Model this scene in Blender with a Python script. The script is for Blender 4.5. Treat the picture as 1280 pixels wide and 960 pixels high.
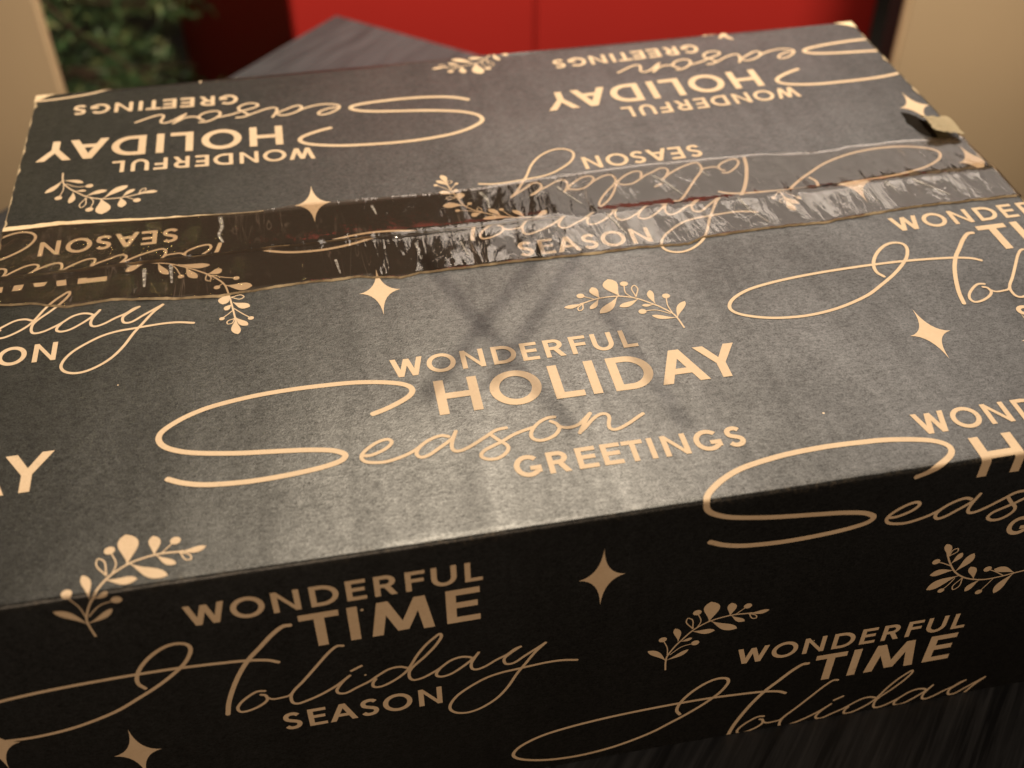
import bpy, bmesh, math, random
from mathutils import Vector, Matrix, noise

random.seed(7)
scene = bpy.context.scene
C = scene.collection
for o in list(bpy.data.objects):
    bpy.data.objects.remove(o)

# ---------------------------------------------------------------- camera
H = 0.1284          # box height; the table top is z = 0
W = 0.375           # box width (x)
D = 0.2827          # box depth (y)
cam_d = bpy.data.cameras.new('camera')
cam = bpy.data.objects.new('camera', cam_d)
C.objects.link(cam)
R3 = ((0.981901, 0.129818, -0.137903), (-0.189345, 0.656381, -0.730283), (-0.004287, 0.743177, 0.669082))
M = Matrix(R3).to_4x4()
M.translation = Vector((0.11853, -0.19671, 0.23375 + H))
cam.matrix_world = M
cam_d.sensor_width = 36.0
cam_d.lens = 1409.87 / 1280 * 36.0
cam_d.clip_start = 0.01
cam_d.clip_end = 60
cam_d.dof.use_dof = True
cam_d.dof.focus_distance = 0.365
cam_d.dof.aperture_fstop = 9.0
scene.camera = cam

# ---------------------------------------------------------------- world and lamps (an indoor photograph)
world = bpy.data.worlds.new('World')
scene.world = world
world.use_nodes = True
bgn = world.node_tree.nodes['Background']
bgn.inputs[0].default_value = (1.0, 0.80, 0.60, 1)
bgn.inputs[1].default_value = 0.03


def area(name, loc, target, sx, sy, power, color, shape='RECTANGLE'):
    l = bpy.data.lights.new(name, 'AREA')
    l.shape = shape
    l.size = sx
    l.size_y = sy
    l.energy = power
    l.color = color
    o = bpy.data.objects.new(name, l)
    C.objects.link(o)
    o.location = loc
    d = Vector(target) - Vector(loc)
    o.rotation_euler = d.to_track_quat('-Z', 'Y').to_euler()
    return o


area('ceiling_lamp', (0.27, 0.60, 1.20), (0.16, 0.05, H), 0.04, 0.04, 21.0, (1.0, 0.85, 0.64), 'DISK')
area('side_lamp', (0.82, 1.26, 1.40), (0.3, 0.25, H), 1.15, 0.55, 11.0, (1.0, 0.86, 0.73))
area('side_lamp', (1.02, 1.34, 0.98), (0.3, 0.25, H), 1.25, 0.60, 4.6, (1.0, 0.88, 0.78))
area('room_lamp', (-0.1, -1.4, 0.75), (0.2, 0.0, 0.05), 0.6, 0.6, 11.5, (1.0, 0.76, 0.53))
sp = bpy.data.lights.new('background_fill', 'SPOT')  # added fill spot, no known source: brightens the cabinet and panels
sp.energy = 92.0
sp.color = (1.0, 0.88, 0.70)
sp.shadow_soft_size = 0.12
sp.spot_size = math.radians(62)
sp.spot_blend = 0.7
spo = bpy.data.objects.new('background_fill', sp)
C.objects.link(spo)
spo.location = (0.55, 0.10, 1.05)
spo.rotation_euler = (Vector((0.38, 1.02, -0.15)) - Vector(spo.location)).to_track_quat('-Z', 'Y').to_euler()

scene.view_settings.view_transform = 'Standard'
scene.view_settings.look = 'None'
scene.view_settings.exposure = 0.0
scene.view_settings.gamma = 1.0
scene.view_settings.use_curve_mapping = False
scene.render.engine = 'CYCLES'
scene.cycles.max_bounces = 8
scene.cycles.transparent_max_bounces = 12
scene.cycles.caustics_reflective = False
scene.cycles.caustics_refractive = False


# ---------------------------------------------------------------- node helpers
class NT:
    def __init__(self, name):
        self.mat = bpy.data.materials.new(name)
        self.mat.use_nodes = True
        self.t = self.mat.node_tree
        self.t.nodes.clear()
        self.out = self.t.nodes.new('ShaderNodeOutputMaterial')

    def n(self, kind, **kw):
        nd = self.t.nodes.new(kind)
        for k, v in kw.items():
            setattr(nd, k, v)
        return nd

    def l(self, a, b):
        self.t.links.new(a, b)

    def val(self, sock, v):
        if isinstance(v, bpy.types.NodeSocket):
            self.l(v, sock)
        else:
            sock.default_value = v

    def math(self, op, a, b=0.0, c=0.0, clamp=False):
        m = self.n('ShaderNodeMath', operation=op, use_clamp=clamp)
        self.val(m.inputs[0], a)
        self.val(m.inputs[1], b)
        self.val(m.inputs[2], c)
        return m.outputs[0]

    def coord(self, scale=(1, 1, 1), rot=(0, 0, 0), loc=(0, 0, 0), which='Object'):
        tc = self.n('ShaderNodeTexCoord')
        mp = self.n('ShaderNodeMapping')
        mp.inputs['Scale'].default_value = scale
        mp.inputs['Rotation'].default_value = rot
        mp.inputs['Location'].default_value = loc
        self.l(tc.outputs[which], mp.inputs[0])
        return mp.outputs[0]

    def noise(self, vec, scale, detail=3.0, rough=0.55, dist=0.0):
        nn = self.n('ShaderNodeTexNoise')
        self.l(vec, nn.inputs['Vector'])
        nn.inputs['Scale'].default_value = scale
        nn.inputs['Detail'].default_value = detail
        nn.inputs['Roughness'].default_value = rough
        nn.inputs['Distortion'].default_value = dist
        return nn.outputs[0]

    def ramp(self, fac, stops):
        r = self.n('ShaderNodeValToRGB')
        self.l(fac, r.inputs[0])
        e = r.color_ramp.elements
        while len(e) > len(stops):
            e.remove(e[-1])
        while len(e) < len(stops):
            e.new(0.5)
        for el, (p, c) in zip(e, stops):
            el.position = p
            el.color = c if len(c) == 4 else (*c, 1)
        return r.outputs[0]

    def mixc(self, f, a, b, mode='MIX'):
        m = self.n('ShaderNodeMix', data_type='RGBA', blend_type=mode)
        self.val(m.inputs['Factor'], f)
        for s, v in ((m.inputs[6], a), (m.inputs[7], b)):
            if isinstance(v, bpy.types.NodeSocket):
                self.l(v, s)
            else:
                s.default_value = (*v, 1) if len(v) == 3 else v
        return m.outputs[2]

    def mapr(self, v, a, b, c, d):
        m = self.n('ShaderNodeMapRange')
        self.val(m.inputs[0], v)
        for i, x in enumerate((a, b, c, d)):
            m.inputs[i + 1].default_value = x
        return m.outputs[0]

    def bump(self, h, strength, dist, normal=None):
        b = self.n('ShaderNodeBump')
        b.inputs['Strength'].default_value = strength
        b.inputs['Distance'].default_value = dist
        self.l(h, b.inputs['Height'])
        if normal is not None:
            self.l(normal, b.inputs['Normal'])
        return b.outputs[0]

    def bsdf(self, color, rough, spec=0.5, normal=None, **kw):
        p = self.n('ShaderNodeBsdfPrincipled')
        self.val(p.inputs['Base Color'], (*color, 1) if isinstance(color, tuple) and len(color) == 3 else color)
        self.val(p.inputs['Roughness'], rough)
        self.val(p.inputs['Specular IOR Level'], spec)
        if normal is not None:
            self.l(normal, p.inputs['Normal'])
        for k, v in kw.items():
            self.val(p.inputs[k], v)
        self.l(p.outputs[0], self.out.inputs[0])
        return p


def mat_board():
    """black ink printed on kraft board: fibre grain, flute lines, tiny worn specks"""
    t = NT('black_printed_board')
    v = t.coord()
    fine = t.noise(v, 1900, 2, 0.6)
    fib = t.noise(t.coord((0.62, 1, 1), (0, 0, 0.12)), 1000, 3, 0.7)
    mid = t.noise(t.coord((1, 1.15, 1)), 240, 4, 0.7)
    big = t.noise(v, 16, 4, 0.6)
    streak = t.noise(t.coord((1, 0.03, 0.03)), 120, 3, 0.6)
    col = t.mixc(fib, (0.0010, 0.0009, 0.0008), (0.0030, 0.0027, 0.0023))
    col = t.mixc(t.mapr(fine, 0.45, 0.75, 0, 0.7), col, (0.006, 0.0053, 0.0045))
    # sparse pale specks where the ink has chipped
    vo = t.n('ShaderNodeTexVoronoi', feature='F1')
    t.l(v, vo.inputs['Vector'])
    vo.inputs['Scale'].default_value = 62
    dot = t.math('LESS_THAN', vo.outputs['Distance'], 0.03)
    sep = t.n('ShaderNodeSeparateColor')
    t.l(vo.outputs['Color'], sep.inputs[0])
    dot = t.math('MULTIPLY', dot, t.math('GREATER_THAN', sep.outputs[0], 0.86))
    col = t.mixc(dot, col, (0.55, 0.42, 0.28))
    cr = t.n('ShaderNodeAttribute', attribute_name='crease')
    rub = t.math('MULTIPLY', t.mapr(t.noise(v, 620, 4, 0.75), 0.50, 0.72, 0.0, 1.0), t.math('MULTIPLY', cr.outputs['Fac'], t.mapr(t.noise(v, 38, 3, 0.6), 0.42, 0.62, 0.15, 1.0)), clamp=True)
    col = t.mixc(t.math('MULTIPLY', rub, 0.7), col, (0.20, 0.16, 0.115))
    # film glued on top closes the ink's own sheen: mask of the strip under the tape
    at = t.n('ShaderNodeAttribute', attribute_name='taped')
    hand = t.noise(t.coord((1, 0.7, 1), (0, 0, 0.6)), 7, 5, 0.65, 1.0)
    big = t.math('ADD', t.math('MULTIPLY', big, 0.5), t.math('MULTIPLY', hand, 0.5))
    wear = t.math('ADD', t.math('MULTIPLY', big, 0.62), t.math('ADD', t.math('MULTIPLY', streak, 0.22), t.math('MULTIPLY', mid, 0.20)))
    grain = t.math('ADD', t.math('MULTIPLY', fine, 0.6), t.math('MULTIPLY', fib, 0.6))
    spec = t.math('MULTIPLY', t.mapr(wear, 0.42, 0.74, 0.52, 1.22), t.mapr(grain, 0.36, 0.84, 0.30, 1.45))
    spec = t.math('MULTIPLY', spec, t.mapr(at.outputs['Fac'], 0, 1, 1.0, 0.06))
    rough = t.mapr(wear, 0.38, 0.78, 0.46, 0.35)
    nb = t.bump(big, 0.20, 0.003)
    nb = t.bump(t.math('ADD', mid, t.math('MULTIPLY', streak, 0.6)), 0.14, 0.0003, nb)
    nb = t.bump(grain, 0.40, 0.00016, nb)
    t.bsdf(col, rough, spec, nb)
    return t.mat


def mat_print():
    t = NT('kraft_gold_print')
    v = t.coord()
    a = t.noise(v, 900, 3, 0.6)
    b = t.noise(v, 60, 3, 0.6)
    col = t.mixc(a, (0.46, 0.333, 0.212), (0.575, 0.425, 0.285))
    col = t.mixc(t.mapr(b, 0.35, 0.7, 0, 0.5), col, (0.62, 0.48, 0.335))
    rub = t.mapr(t.noise(v, 420, 4, 0.75), 0.60, 0.74, 0.0, 0.75)
    rub = t.math('MULTIPLY', rub, t.mapr(t.noise(v, 30, 3, 0.6), 0.45, 0.65, 0.1, 1.0))
    col = t.mixc(rub, col, (0.16, 0.115, 0.07))
    t.bsdf(col, t.mapr(b, 0.3, 0.7, 0.5, 0.7), 0.3, t.bump(a, 0.4, 0.0002))
    return t.mat


def mat_kraft():
    t = NT('raw_kraft_board')
    v = t.coord()
    a = t.noise(v, 700, 4, 0.7)
    b = t.noise(v, 90, 3, 0.6)
    col = t.mixc(a, (0.42, 0.29, 0.165), (0.74, 0.58, 0.38))
    col = t.mixc(t.mapr(b, 0.3, 0.7, 0, 0.5), col, (0.80, 0.66, 0.45))
    t.bsdf(col, 0.85, 0.2, t.bump(a, 0.6, 0.0005))
    return t.mat


def mat_torn():
    t = NT('torn_paper_liner')
    v = t.coord()
    a = t.noise(v, 500, 4, 0.7)
    col = t.mixc(a, (0.46, 0.37, 0.235), (0.66, 0.56, 0.385))
    t.bsdf(col, 0.9, 0.15, t.bump(a, 0.5, 0.0004))
    return t.mat


def mat_tape():
    """clear brownish packing tape: sharp reflections broken by wrinkles, pale stress creases"""
    t = NT('clear_packing_tape')
    wr = t.noise(t.coord((1, 0.26, 1), (0, 0, 0.35)), 78, 3, 0.55, 0.9)
    wr2 = t.noise(t.coord((1, 0.55, 1), (0, 0, -0.5)), 300, 3, 0.6, 0.8)
    big = t.noise(t.coord((1, 0.5, 1)), 22, 3, 0.6, 0.3)
    sx = t.n('ShaderNodeSeparateXYZ')
    t.l(t.coord(), sx.inputs[0])
    xs = sx.outputs[0]      # the end at the left was pressed down badly: more crackle there
    h = t.math('ADD', t.math('MULTIPLY', wr, 1.0), t.math('ADD', t.math('MULTIPLY', wr2, t.mapr(xs, 0.035, 0.075, 0.75, 0.14)), t.math('MULTIPLY', big, 1.6)))
    nb = t.bump(h, 0.60, 0.0013)
    gl = t.n('ShaderNodeBsdfGlossy')
    t.l(t.mapr(big, 0.35, 0.65, 0.025, 0.13), gl.inputs['Roughness'])
    gl.inputs['Color'].default_value = (1, 0.98, 0.95, 1)
    t.l(nb, gl.inputs['Normal'])
    tr = t.n('ShaderNodeBsdfTransparent')
    tr.inputs['Color'].default_value = (0.94, 0.89, 0.84, 1)
    fr = t.n('ShaderNodeFresnel')
    fr.inputs['IOR'].default_value = 1.52
    t.l(nb, fr.inputs['Normal'])
    mx = t.n('ShaderNodeMixShader')
    t.l(t.math('MULTIPLY', fr.outputs[0], 1.0, clamp=True), mx.inputs[0])
    t.l(tr.outputs[0], mx.inputs[1])
    t.l(gl.outputs[0], mx.inputs[2])
    # milky film: thin stress lines and dull patches with their own shape
    ln = t.noise(t.coord((1, 0.10, 1), (0, 0, 0.28)), 190, 2, 0.5, 1.2)
    ln = t.math('ABSOLUTE', t.math('SUBTRACT', ln, 0.5))
    ln = t.mapr(ln, 0.0, 0.018, 1.0, 0.0)
    pt = t.mapr(t.noise(t.coord((1, 0.6, 1)), 34, 3, 0.6), 0.52, 0.66, 0.0, 1.0)
    milk = t.math('MULTIPLY', t.math('MULTIPLY', ln, pt), 0.22)
    milk = t.math('ADD', milk, t.math('MULTIPLY', t.mapr(wr2, 0.62, 0.8, 0, 1), 0.05), clamp=True)
    milk = t.math('ADD', milk, 0.06, clamp=True)
    df = t.n('ShaderNodeBsdfDiffuse')
    df.inputs['Color'].default_value = (0.36, 0.26, 0.20, 1)
    m2 = t.n('ShaderNodeMixShader')
    t.l(milk, m2.inputs[0])
    t.l(mx.outputs[0], m2.inputs[1])
    t.l(df.outputs[0], m2.inputs[2])
    t.l(m2.outputs[0], t.out.inputs[0])
    return t.mat


def mat_table(ang):
    t = NT('dark_wood_grain_laminate')
    v = t.coord((1, 1, 1), (0, 0, ang))
    mp = t.n('ShaderNodeMapping')
    mp.inputs['Scale'].default_value = (0.05, 1, 1)
    t.l(v, mp.inputs[0])
    g1 = t.noise(mp.outputs[0], 125, 4, 0.6, 0.5)
    g2 = t.noise(mp.outputs[0], 420, 3, 0.6, 0.2)
    col = t.mixc(t.mapr(g1, 0.35, 0.65, 0, 1), (0.008, 0.0088, 0.011), (0.030, 0.032, 0.037))
    col = t.mixc(t.mapr(g2, 0.45, 0.75, 0, 0.6), col, (0.075, 0.078, 0.088))
    t.bsdf(col, 0.48, 0.5, t.bump(g2, 0.25, 0.0006))
    return t.mat


def mat_paint(name, color, rough, spec=0.5, var=0.08, scale=6.0, bump=0.0):
    t = NT(name)
    v = t.coord()
    a = t.noise(v, scale, 4, 0.6)
    col = t.mixc(a, tuple(c * (1 - var) for c in color), tuple(min(1, c * (1 + var)) for c in color))
    nb = t.bump(t.noise(v, 420, 3, 0.6), bump, 0.0006) if bump else None
    t.bsdf(col, rough, spec, nb)
    return t.mat


def mat_emit(name, color, strength):
    t = NT(name)
    e = t.n('ShaderNodeEmission')
    e.inputs[0].default_value = (*color, 1)
    e.inputs[1].default_value = strength
    t.l(e.outputs[0], t.out.inputs[0])
    return t.mat


# grain of the table runs parallel to its left edge
TD1 = Vector((-0.6774, -0.7356))      # from the far corner along the left edge
TD2 = Vector((0.7356, -0.6774))       # from the far corner along the right edge
MB_, MP_, MK_, MTN, MTP = mat_board(), mat_print(), mat_kraft(), mat_torn(), mat_tape()
MFRAY = mat_paint('frayed_board_fibre', (0.40, 0.31, 0.20), 0.9, 0.15, 0.45, 300)
MTB = mat_table(-math.atan2(TD1.y, TD1.x))
MRED = mat_paint('red_lacquer', (0.40, 0.022, 0.017), 0.5, 0.3, 0.06)
MBEI = mat_paint('beige_covering', (0.46, 0.335, 0.21), 0.8, 0.2, 0.10, 3.0, 0.3)
MDARK = mat_paint('black_paint', (0.012, 0.010, 0.010), 0.7, 0.3)
MFLOOR = mat_paint('dark_floor', (0.05, 0.042, 0.036), 0.6, 0.4)


# ---------------------------------------------------------------- object helpers
def thing(name, loc, label, cat, group=None):
    o = bpy.data.objects.new(name, None)
    C.objects.link(o)
    o.location = loc
    o.empty_display_size = 0.05
    o['label'] = label
    o['category'] = cat
    if group:
        o['group'] = group
    return o


def world_of(o):
    m = Matrix.Translation(o.location)
    return m


def link(name, me, mats, parent=None, label=None):
    for m in (mats if isinstance(mats, (list, tuple)) else [mats]):
        me.materials.append(m)
    o = bpy.data.objects.new(name, me)
    C.objects.link(o)
    if parent is not None:
        o.parent = parent
        root = parent
        while root.parent:
            root = root.parent
        if parent is root:
            o.matrix_parent_inverse = Matrix.Translation(-root.location)
    if label:
        o['label'] = label
    return o


def from_bm(name, bm, mats, parent=None, smooth=False, label=None):
    me = bpy.data.meshes.new(name)
    bm.to_mesh(me)
    bm.free()
    if smooth:
        for p in me.polygons:
            p.use_smooth = True
    return link(name, me, mats, parent, label)


def add_box(bm, lo, hi, mi=0):
    vs = [bm.verts.new((x, y, z)) for z in (lo[2], hi[2]) for y in (lo[1], hi[1]) for x in (lo[0], hi[0])]
    for q in ((0, 2, 3, 1), (4, 5, 7, 6), (0, 1, 5, 4), (2, 6, 7, 3), (0, 4, 6, 2), (1, 3, 7, 5)):
        f = bm.faces.new([vs[i] for i in q])
        f.material_index = mi


# ---------------------------------------------------------------- the setting behind the box
FLZ = -0.74
bm = bmesh.new()
add_box(bm, (-3, -2.5, FLZ - 0.05), (4, 3.5, FLZ))
fl = from_bm('floor', bm, MFLOOR)
fl['kind'] = 'structure'

# table: a square corner pokes out behind the box
TA = Vector((0.1417, 0.6343))
LT1, LT2 = 1.15, 1.05
table = thing('table', (TA.x + TD1.x * .5 + TD2.x * .5, TA.y + TD1.y * .5 + TD2.y * .5, FLZ),
              'dark grey wood-grain table top under the gift box, its corner poking out behind', 'table')


def slab(bm, a, d1, l1, d2, l2, z0, z1, bev=0.0015):
    cs = [a, a + d1 * l1, a + d1 * l1 + d2 * l2, a + d2 * l2]
    lo = [bm.verts.new((c.x, c.y, z0)) for c in cs]
    hi = [bm.verts.new((c.x, c.y, z1)) for c in cs]
    bm.faces.new(lo[::-1])
    bm.faces.new(hi)
    for i in range(4):
        j = (i + 1) % 4
        bm.faces.new((lo[i], lo[j], hi[j], hi[i]))
    bmesh.ops.recalc_face_normals(bm, faces=bm.faces)
    if bev:
        bmesh.ops.bevel(bm, geom=bm.edges[:], offset=bev, segments=2, affect='EDGES')


bm = bmesh.new()
slab(bm, TA, TD1, LT1, TD2, LT2, -0.025, 0.0)
from_bm('table_top', bm, MTB, table)
bm = bmesh.new()
ctr = TA + TD1 * (LT1 / 2) + TD2 * (LT2 / 2)
slab(bm, ctr - TD1 * 0.06 - TD2 * 0.06, TD1, 0.12, TD2, 0.12, FLZ + 0.02, -0.027)
from_bm('pedestal', bm, MDARK, table)
bm = bmesh.new()
slab(bm, ctr - TD1 * 0.3 - TD2 * 0.3, TD1, 0.6, TD2, 0.6, FLZ, FLZ + 0.018)
from_bm('foot_plate', bm, MDARK, table)

# red cabinet: front of two doors, a chamfered dark side towards the tree
RY = 1.02
cab = thing('red_cabinet', (0.45, RY + 0.2, FLZ), 'tall red lacquered cabinet standing behind the table', 'cabinet')
bm = bmesh.new()
pts = [(-0.058, RY + 0.40), (0.100, RY + 0.012), (0.80, RY + 0.012), (0.80, RY + 0.42), (-0.058, RY + 0.42)]
lo = [bm.verts.new((x, y, FLZ + 0.06)) for x, y in pts]
hi = [bm.verts.new((x, y, 0.50)) for x, y in pts]
bm.faces.new(lo[::-1]); bm.faces.new(hi)
for i in range(len(pts)):
    j = (i + 1) % len(pts)
    bm.faces.new((lo[i], lo[j], hi[j], hi[i]))
bmesh.ops.recalc_face_normals(bm, faces=bm.faces)
from_bm('carcass', bm, MRED, cab)
for x0, x1 in ((0.104, 0.3741), (0.3756, 0.796)):
    bm = bmesh.new()
    add_box(bm, (x0, RY - 0.010, FLZ + 0.08), (x1, RY + 0.009, 0.48))
    bmesh.ops.bevel(bm, geom=bm.edges[:], offset=0.003, segments=2, affect='EDGES')
    from_bm('door', bm, MRED, cab)
bm = bmesh.new()
add_box(bm, (0.02, RY + 0.17, FLZ), (0.78, RY + 0.40, FLZ + 0.058))
from_bm('plinth', bm, MDARK, cab)

# beige upright panels at the left and at the right, close behind the box
for name_loc, lo_, hi_, lab in (
        ((-0.45, 0.77, FLZ), (-0.80, 0.75, FLZ), (-0.0935, 0.762, 0.34), 'beige upright panel at the left, beside the green tree'),
        ((1.10, 0.77, FLZ), (0.682, 0.75, FLZ), (1.55, 0.762, 0.34), 'beige upright panel at the right, in front of the red cabinet')):
    pn = thing('beige_panel', name_loc, lab, 'panel', 'beige panels either side of the cabinet')
    bm = bmesh.new()
    add_box(bm, lo_, hi_)
    bmesh.ops.bevel(bm, geom=[e for e in bm.edges if abs(e.verts[0].co.z - e.verts[1].co.z) > 0.3], offset=0.004, segments=3, affect='EDGES')
    from_bm('board', bm, MBEI, pn)
    bm = bmesh.new()
    xe = lo_[0] + 0.003 if lo_[0] > 0 else lo_[0] + 0.02
    add_box(bm, (xe, 0.7622, FLZ + 0.035), (hi_[0] - 0.03, 0.788, 0.33))
    from_bm('gap_shade_strip', bm, MDARK, pn)  # near-black backing that paints the shade in the gap beside the panel
    bm = bmesh.new()
    add_box(bm, (lo_[0] + 0.02, lo_[1] - 0.02, FLZ), (hi_[0] - 0.02, hi_[1] + 0.02, FLZ + 0.03))
    from_bm('base_rail', bm, MDARK, pn)

# dark wall far behind everything
bm = bmesh.new()
add_box(bm, (-3, 2.3, FLZ), (4, 2.4, 2.0))
wl = from_bm('wall_back', bm, mat_paint('dim_wall', (0.10, 0.085, 0.07), 0.8, 0.2))
wl['kind'] = 'structure'

# ---------------------------------------------------------------- the fir tree with fairy lights
TX, TY = -0.37, 1.36
tree = thing('fir_tree', (TX, TY, FLZ), 'dark green fir tree with small warm lights, left of the red cabinet', 'tree')
MBARK = mat_paint('fir_bark', (0.06, 0.04, 0.025), 0.9, 0.2, 0.3, 40)
tn = NT('fir_needles')
tv = tn.coord()
tcol = tn.ramp(tn.noise(tv, 26, 3, 0.6), [(0.3, (0.016, 0.040, 0.018)), (0.5, (0.065, 0.125, 0.045)), (0.66, (0.24, 0.24, 0.09))])
tn.bsdf(tcol, 0.5, 0.4)
MNEED = tn.mat
MBULB = mat_emit('warm_bulb', (1.0, 0.84, 0.36), 130.0)
MCABLE = mat_paint('green_cable', (0.01, 0.03, 0.012), 0.5, 0.4)


def tube_bm(bm, pts, r0, r1, sides=7):
    rings = []
    n = len(pts)
    for i, p in enumerate(pts):
        a = pts[max(i - 1, 0)]
        b = pts[min(i + 1, n - 1)]
        d = (b - a).normalized()
        up = Vector((0, 0, 1)) if abs(d.z) < 0.9 else Vector((1, 0, 0))
        x = d.cross(up).normalized()
        y = d.cross(x)
        r = r0 + (r1 - r0) * i / (n - 1)
        rings.append([bm.verts.new(p + (x * math.cos(k * 2 * math.pi / sides) + y * math.sin(k * 2 * math.pi / sides)) * r) for k in range(sides)])
    for a, b in zip(rings, rings[1:]):
        for k in range(sides):
            bm.faces.new((a[k], a[(k + 1) % sides], b[(k + 1) % sides], b[k]))
    bm.faces.new(rings[0][::-1])
    bm.faces.new(rings[-1])


rt = random.Random(3)
bm = bmesh.new()
TH = 2.25
tube_bm(bm, [Vector((TX, TY, FLZ + TH * k / 8)) for k in range(9)], 0.035, 0.006, 9)
from_bm('trunk', bm, MBARK, tree, True)
nb_v, nb_f = [], []
limb = bmesh.new()
bulb_pts = []
for lev in range(26):
    z0 = FLZ + 0.16 + (TH - 0.24) * lev / 26
    rr = 0.46 * (1 - (z0 - FLZ) / TH) ** 0.6 + 0.05
    nbr = 13 if lev < 14 else 9
    for b in range(nbr):
        a = 2 * math.pi * (b + rt.random() * 0.6) / nbr + lev * 0.7
        L = rr * rt.uniform(0.8, 1.1)
        droop = rt.uniform(-0.10, 0.22)
        d = Vector((math.cos(a), math.sin(a), 0))
        sid = Vector((-d.y, d.x, 0))
        p0 = Vector((TX, TY, z0 + rt.uniform(-0.03, 0.03)))
        path = [p0 + d * (L * s) + Vector((0, 0, L * (droop * s - 0.25 * s * s))) for s in (0, 0.33, 0.66, 1.0)]
        tube_bm(limb, path, 0.006, 0.0015, 5)
        if rt.random() < 0.5:
            bulb_pts.append(path[3] + d * 0.035 + Vector((0, 0, 0.006)))
        if rt.random() < 0.35:
            bulb_pts.append(path[2] + Vector((0, 0, 0.015)))
        # twigs carrying flat needles
        for k in range(15):
            s = rt.uniform(0.25, 1.0)
            base = path[0].lerp(path[3], s) + Vector((0, 0, L * 0.06 * (1 - abs(2 * s - 1))))
            sg = rt.choice((-1, 1))
            td = (d * rt.uniform(0.4, 1.0) + sid * sg * rt.uniform(0.2, 1.0) + Vector((0, 0, rt.uniform(-0.25, 0.35)))).normalized()
            tl = rt.uniform(0.05, 0.11)
            for q in range(26):
                o_ = base + td * (tl * q / 26)
                nd = (td * 0.8 + Vector((rt.uniform(-1, 1), rt.uniform(-1, 1), rt.uniform(-1, 1)))).normalized()
                nl = rt.uniform(0.012, 0.022)
                sd = nd.cross(Vector((rt.uniform(-1, 1), rt.uniform(-1, 1), rt.uniform(-1, 1)))).normalized() * 0.0013
                i0 = len(nb_v)
                nb_v += [o_ - sd, o_ + sd, o_ + nd * nl]
                nb_f.append((i0, i0 + 1, i0 + 2))
from_bm('limbs', limb, MBARK, tree)
me = bpy.data.meshes.new('crown')
me.from_pydata(nb_v, [], nb_f)
crown = link('crown', me, MNEED, tree)
crown['kind'] = 'stuff'
bulb_me = None
for i, p_ in enumerate([q for q in bulb_pts if q.z > 0.35][:140]):
    if bulb_me is None:
        bm = bmesh.new()
        bmesh.ops.create_icosphere(bm, subdivisions=1, radius=0.0028)
        bulb_me = bpy.data.meshes.new('light_bulb')
        bm.to_mesh(bulb_me)
        bm.free()
        bulb_me.materials.append(MBULB)
    o = bpy.data.objects.new('light_bulb', bulb_me)
    C.objects.link(o)
    o.parent = tree
    o.matrix_parent_inverse = Matrix.Translation(-tree.location)
    o.location = p_

# ---------------------------------------------------------------- the gift box
box = thing('gift_box', (W / 2, D / 2, 0.0), 'black cardboard gift box with gold holiday lettering, taped shut, on the dark table', 'box')
RF = 0.0013                      # radius of the folds
TS = 0.1455                      # where the two flaps meet (distance from the front fold)
TH_B = 0.0030                    # board thickness


def n3(x, y, z=0.0):
    return noise.noise(Vector((x, y, z)))


def ztop(x, y):
    """height of the box top over the plane z = H: faint waviness of tired board"""
    z = 0.00045 * n3(x * 11, y * 9, 3.1) + 0.00016 * n3(x * 38, y * 30, 7.7)
    return z


def fold_noise(x):
    return 0.0008 * n3(x * 13, 5.5) + 0.00035 * n3(x * 60, 1.5) + 0.00012 * n3(x * 240, 2.5)


def front_sheet(u, t, h=0.0):
    """u along the box, t along the sheet: t < 0 on the top, t > 0 down the front; h = height over the sheet"""
    a = math.pi * RF / 2
    s = t + fold_noise(u) * max(0.0, 1 - abs(t) / 0.02)
    w = max(0.0, 1 - max(0.0, t + 0.002) / 0.012) if t > -0.002 else 1.0
    y0 = -s
    if s <= -a / 2:
        y = -s - a / 2 + RF
        p = Vector((u, y, H + ztop(u, y)))
        n = Vector((0, 0, 1))
    elif s >= a / 2:
        z = -(s - a / 2) - RF
        p = Vector((u, 0.0008 * n3(u * 7, z * 7, 9.0) * min(1, max(0, (s - a / 2) / 0.02)), H + z + ztop(u, 0.002) * w))
        n = Vector((0, -1, 0))
    else:
        th = (s + a / 2) / RF
        n = Vector((0, -math.sin(th), math.cos(th)))
        p = Vector((u, RF, H - RF)) + n * RF
        p.z += ztop(u, 0.002) * w
    # the cut edge along the seam lifts a little
    if t < -0.115:
        k = (-t - 0.115) / (TS - 0.115)
        p.z += 0.0011 * k * k * min(1.0, max(0.0, (u - 0.185) / 0.07)) * (1 + 0.5 * n3(u * 25, 4.4))
    return p + n * h


def back_lift(u, y):
    k = max(0.0, 1 - (y - TS) / 0.022)
    return k * k * ((0.0010 if u < 0.13 else max(0.0003, 0.0010 - (u - 0.13) * 0.012)) + 0.0004 * n3(u * 16, 2.2) + 0.0003 * n3(u * 45, 8.2))


def back_sheet(u, t, h=0.0):
    """the rear flap, t negative as on the front sheet; folds down at the rear edge"""
    y = -t
    a = math.pi * RF / 2
    s = y - D
    if s <= -a / 2:
        yy = y + a / 2 - RF
        p = Vector((u, yy, H + ztop(u, yy) + back_lift(u, y)))
        n = Vector((0, 0, 1))
    elif s >= a / 2:
        p = Vector((u, D, H - RF - (s - a / 2)))
        n = Vector((0, 1, 0))
    else:
        th = (s + a / 2) / RF
        n = Vector((0, math.sin(th), math.cos(th)))
        p = Vector((u, D - RF, H - RF)) + n * RF
    return p + n * h


def left_sheet(u, t, h=0.0):
    return Vector((-h - 0.0005, D - u, H - t))


def right_sheet(u, t, h=0.0):
    return Vector((W + h + 0.0005, u, H - t))


def frange(a, b, st):
    n = max(1, round((b - a) / st))
    return [a + (b - a) * i / n for i in range(n + 1)]


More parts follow.
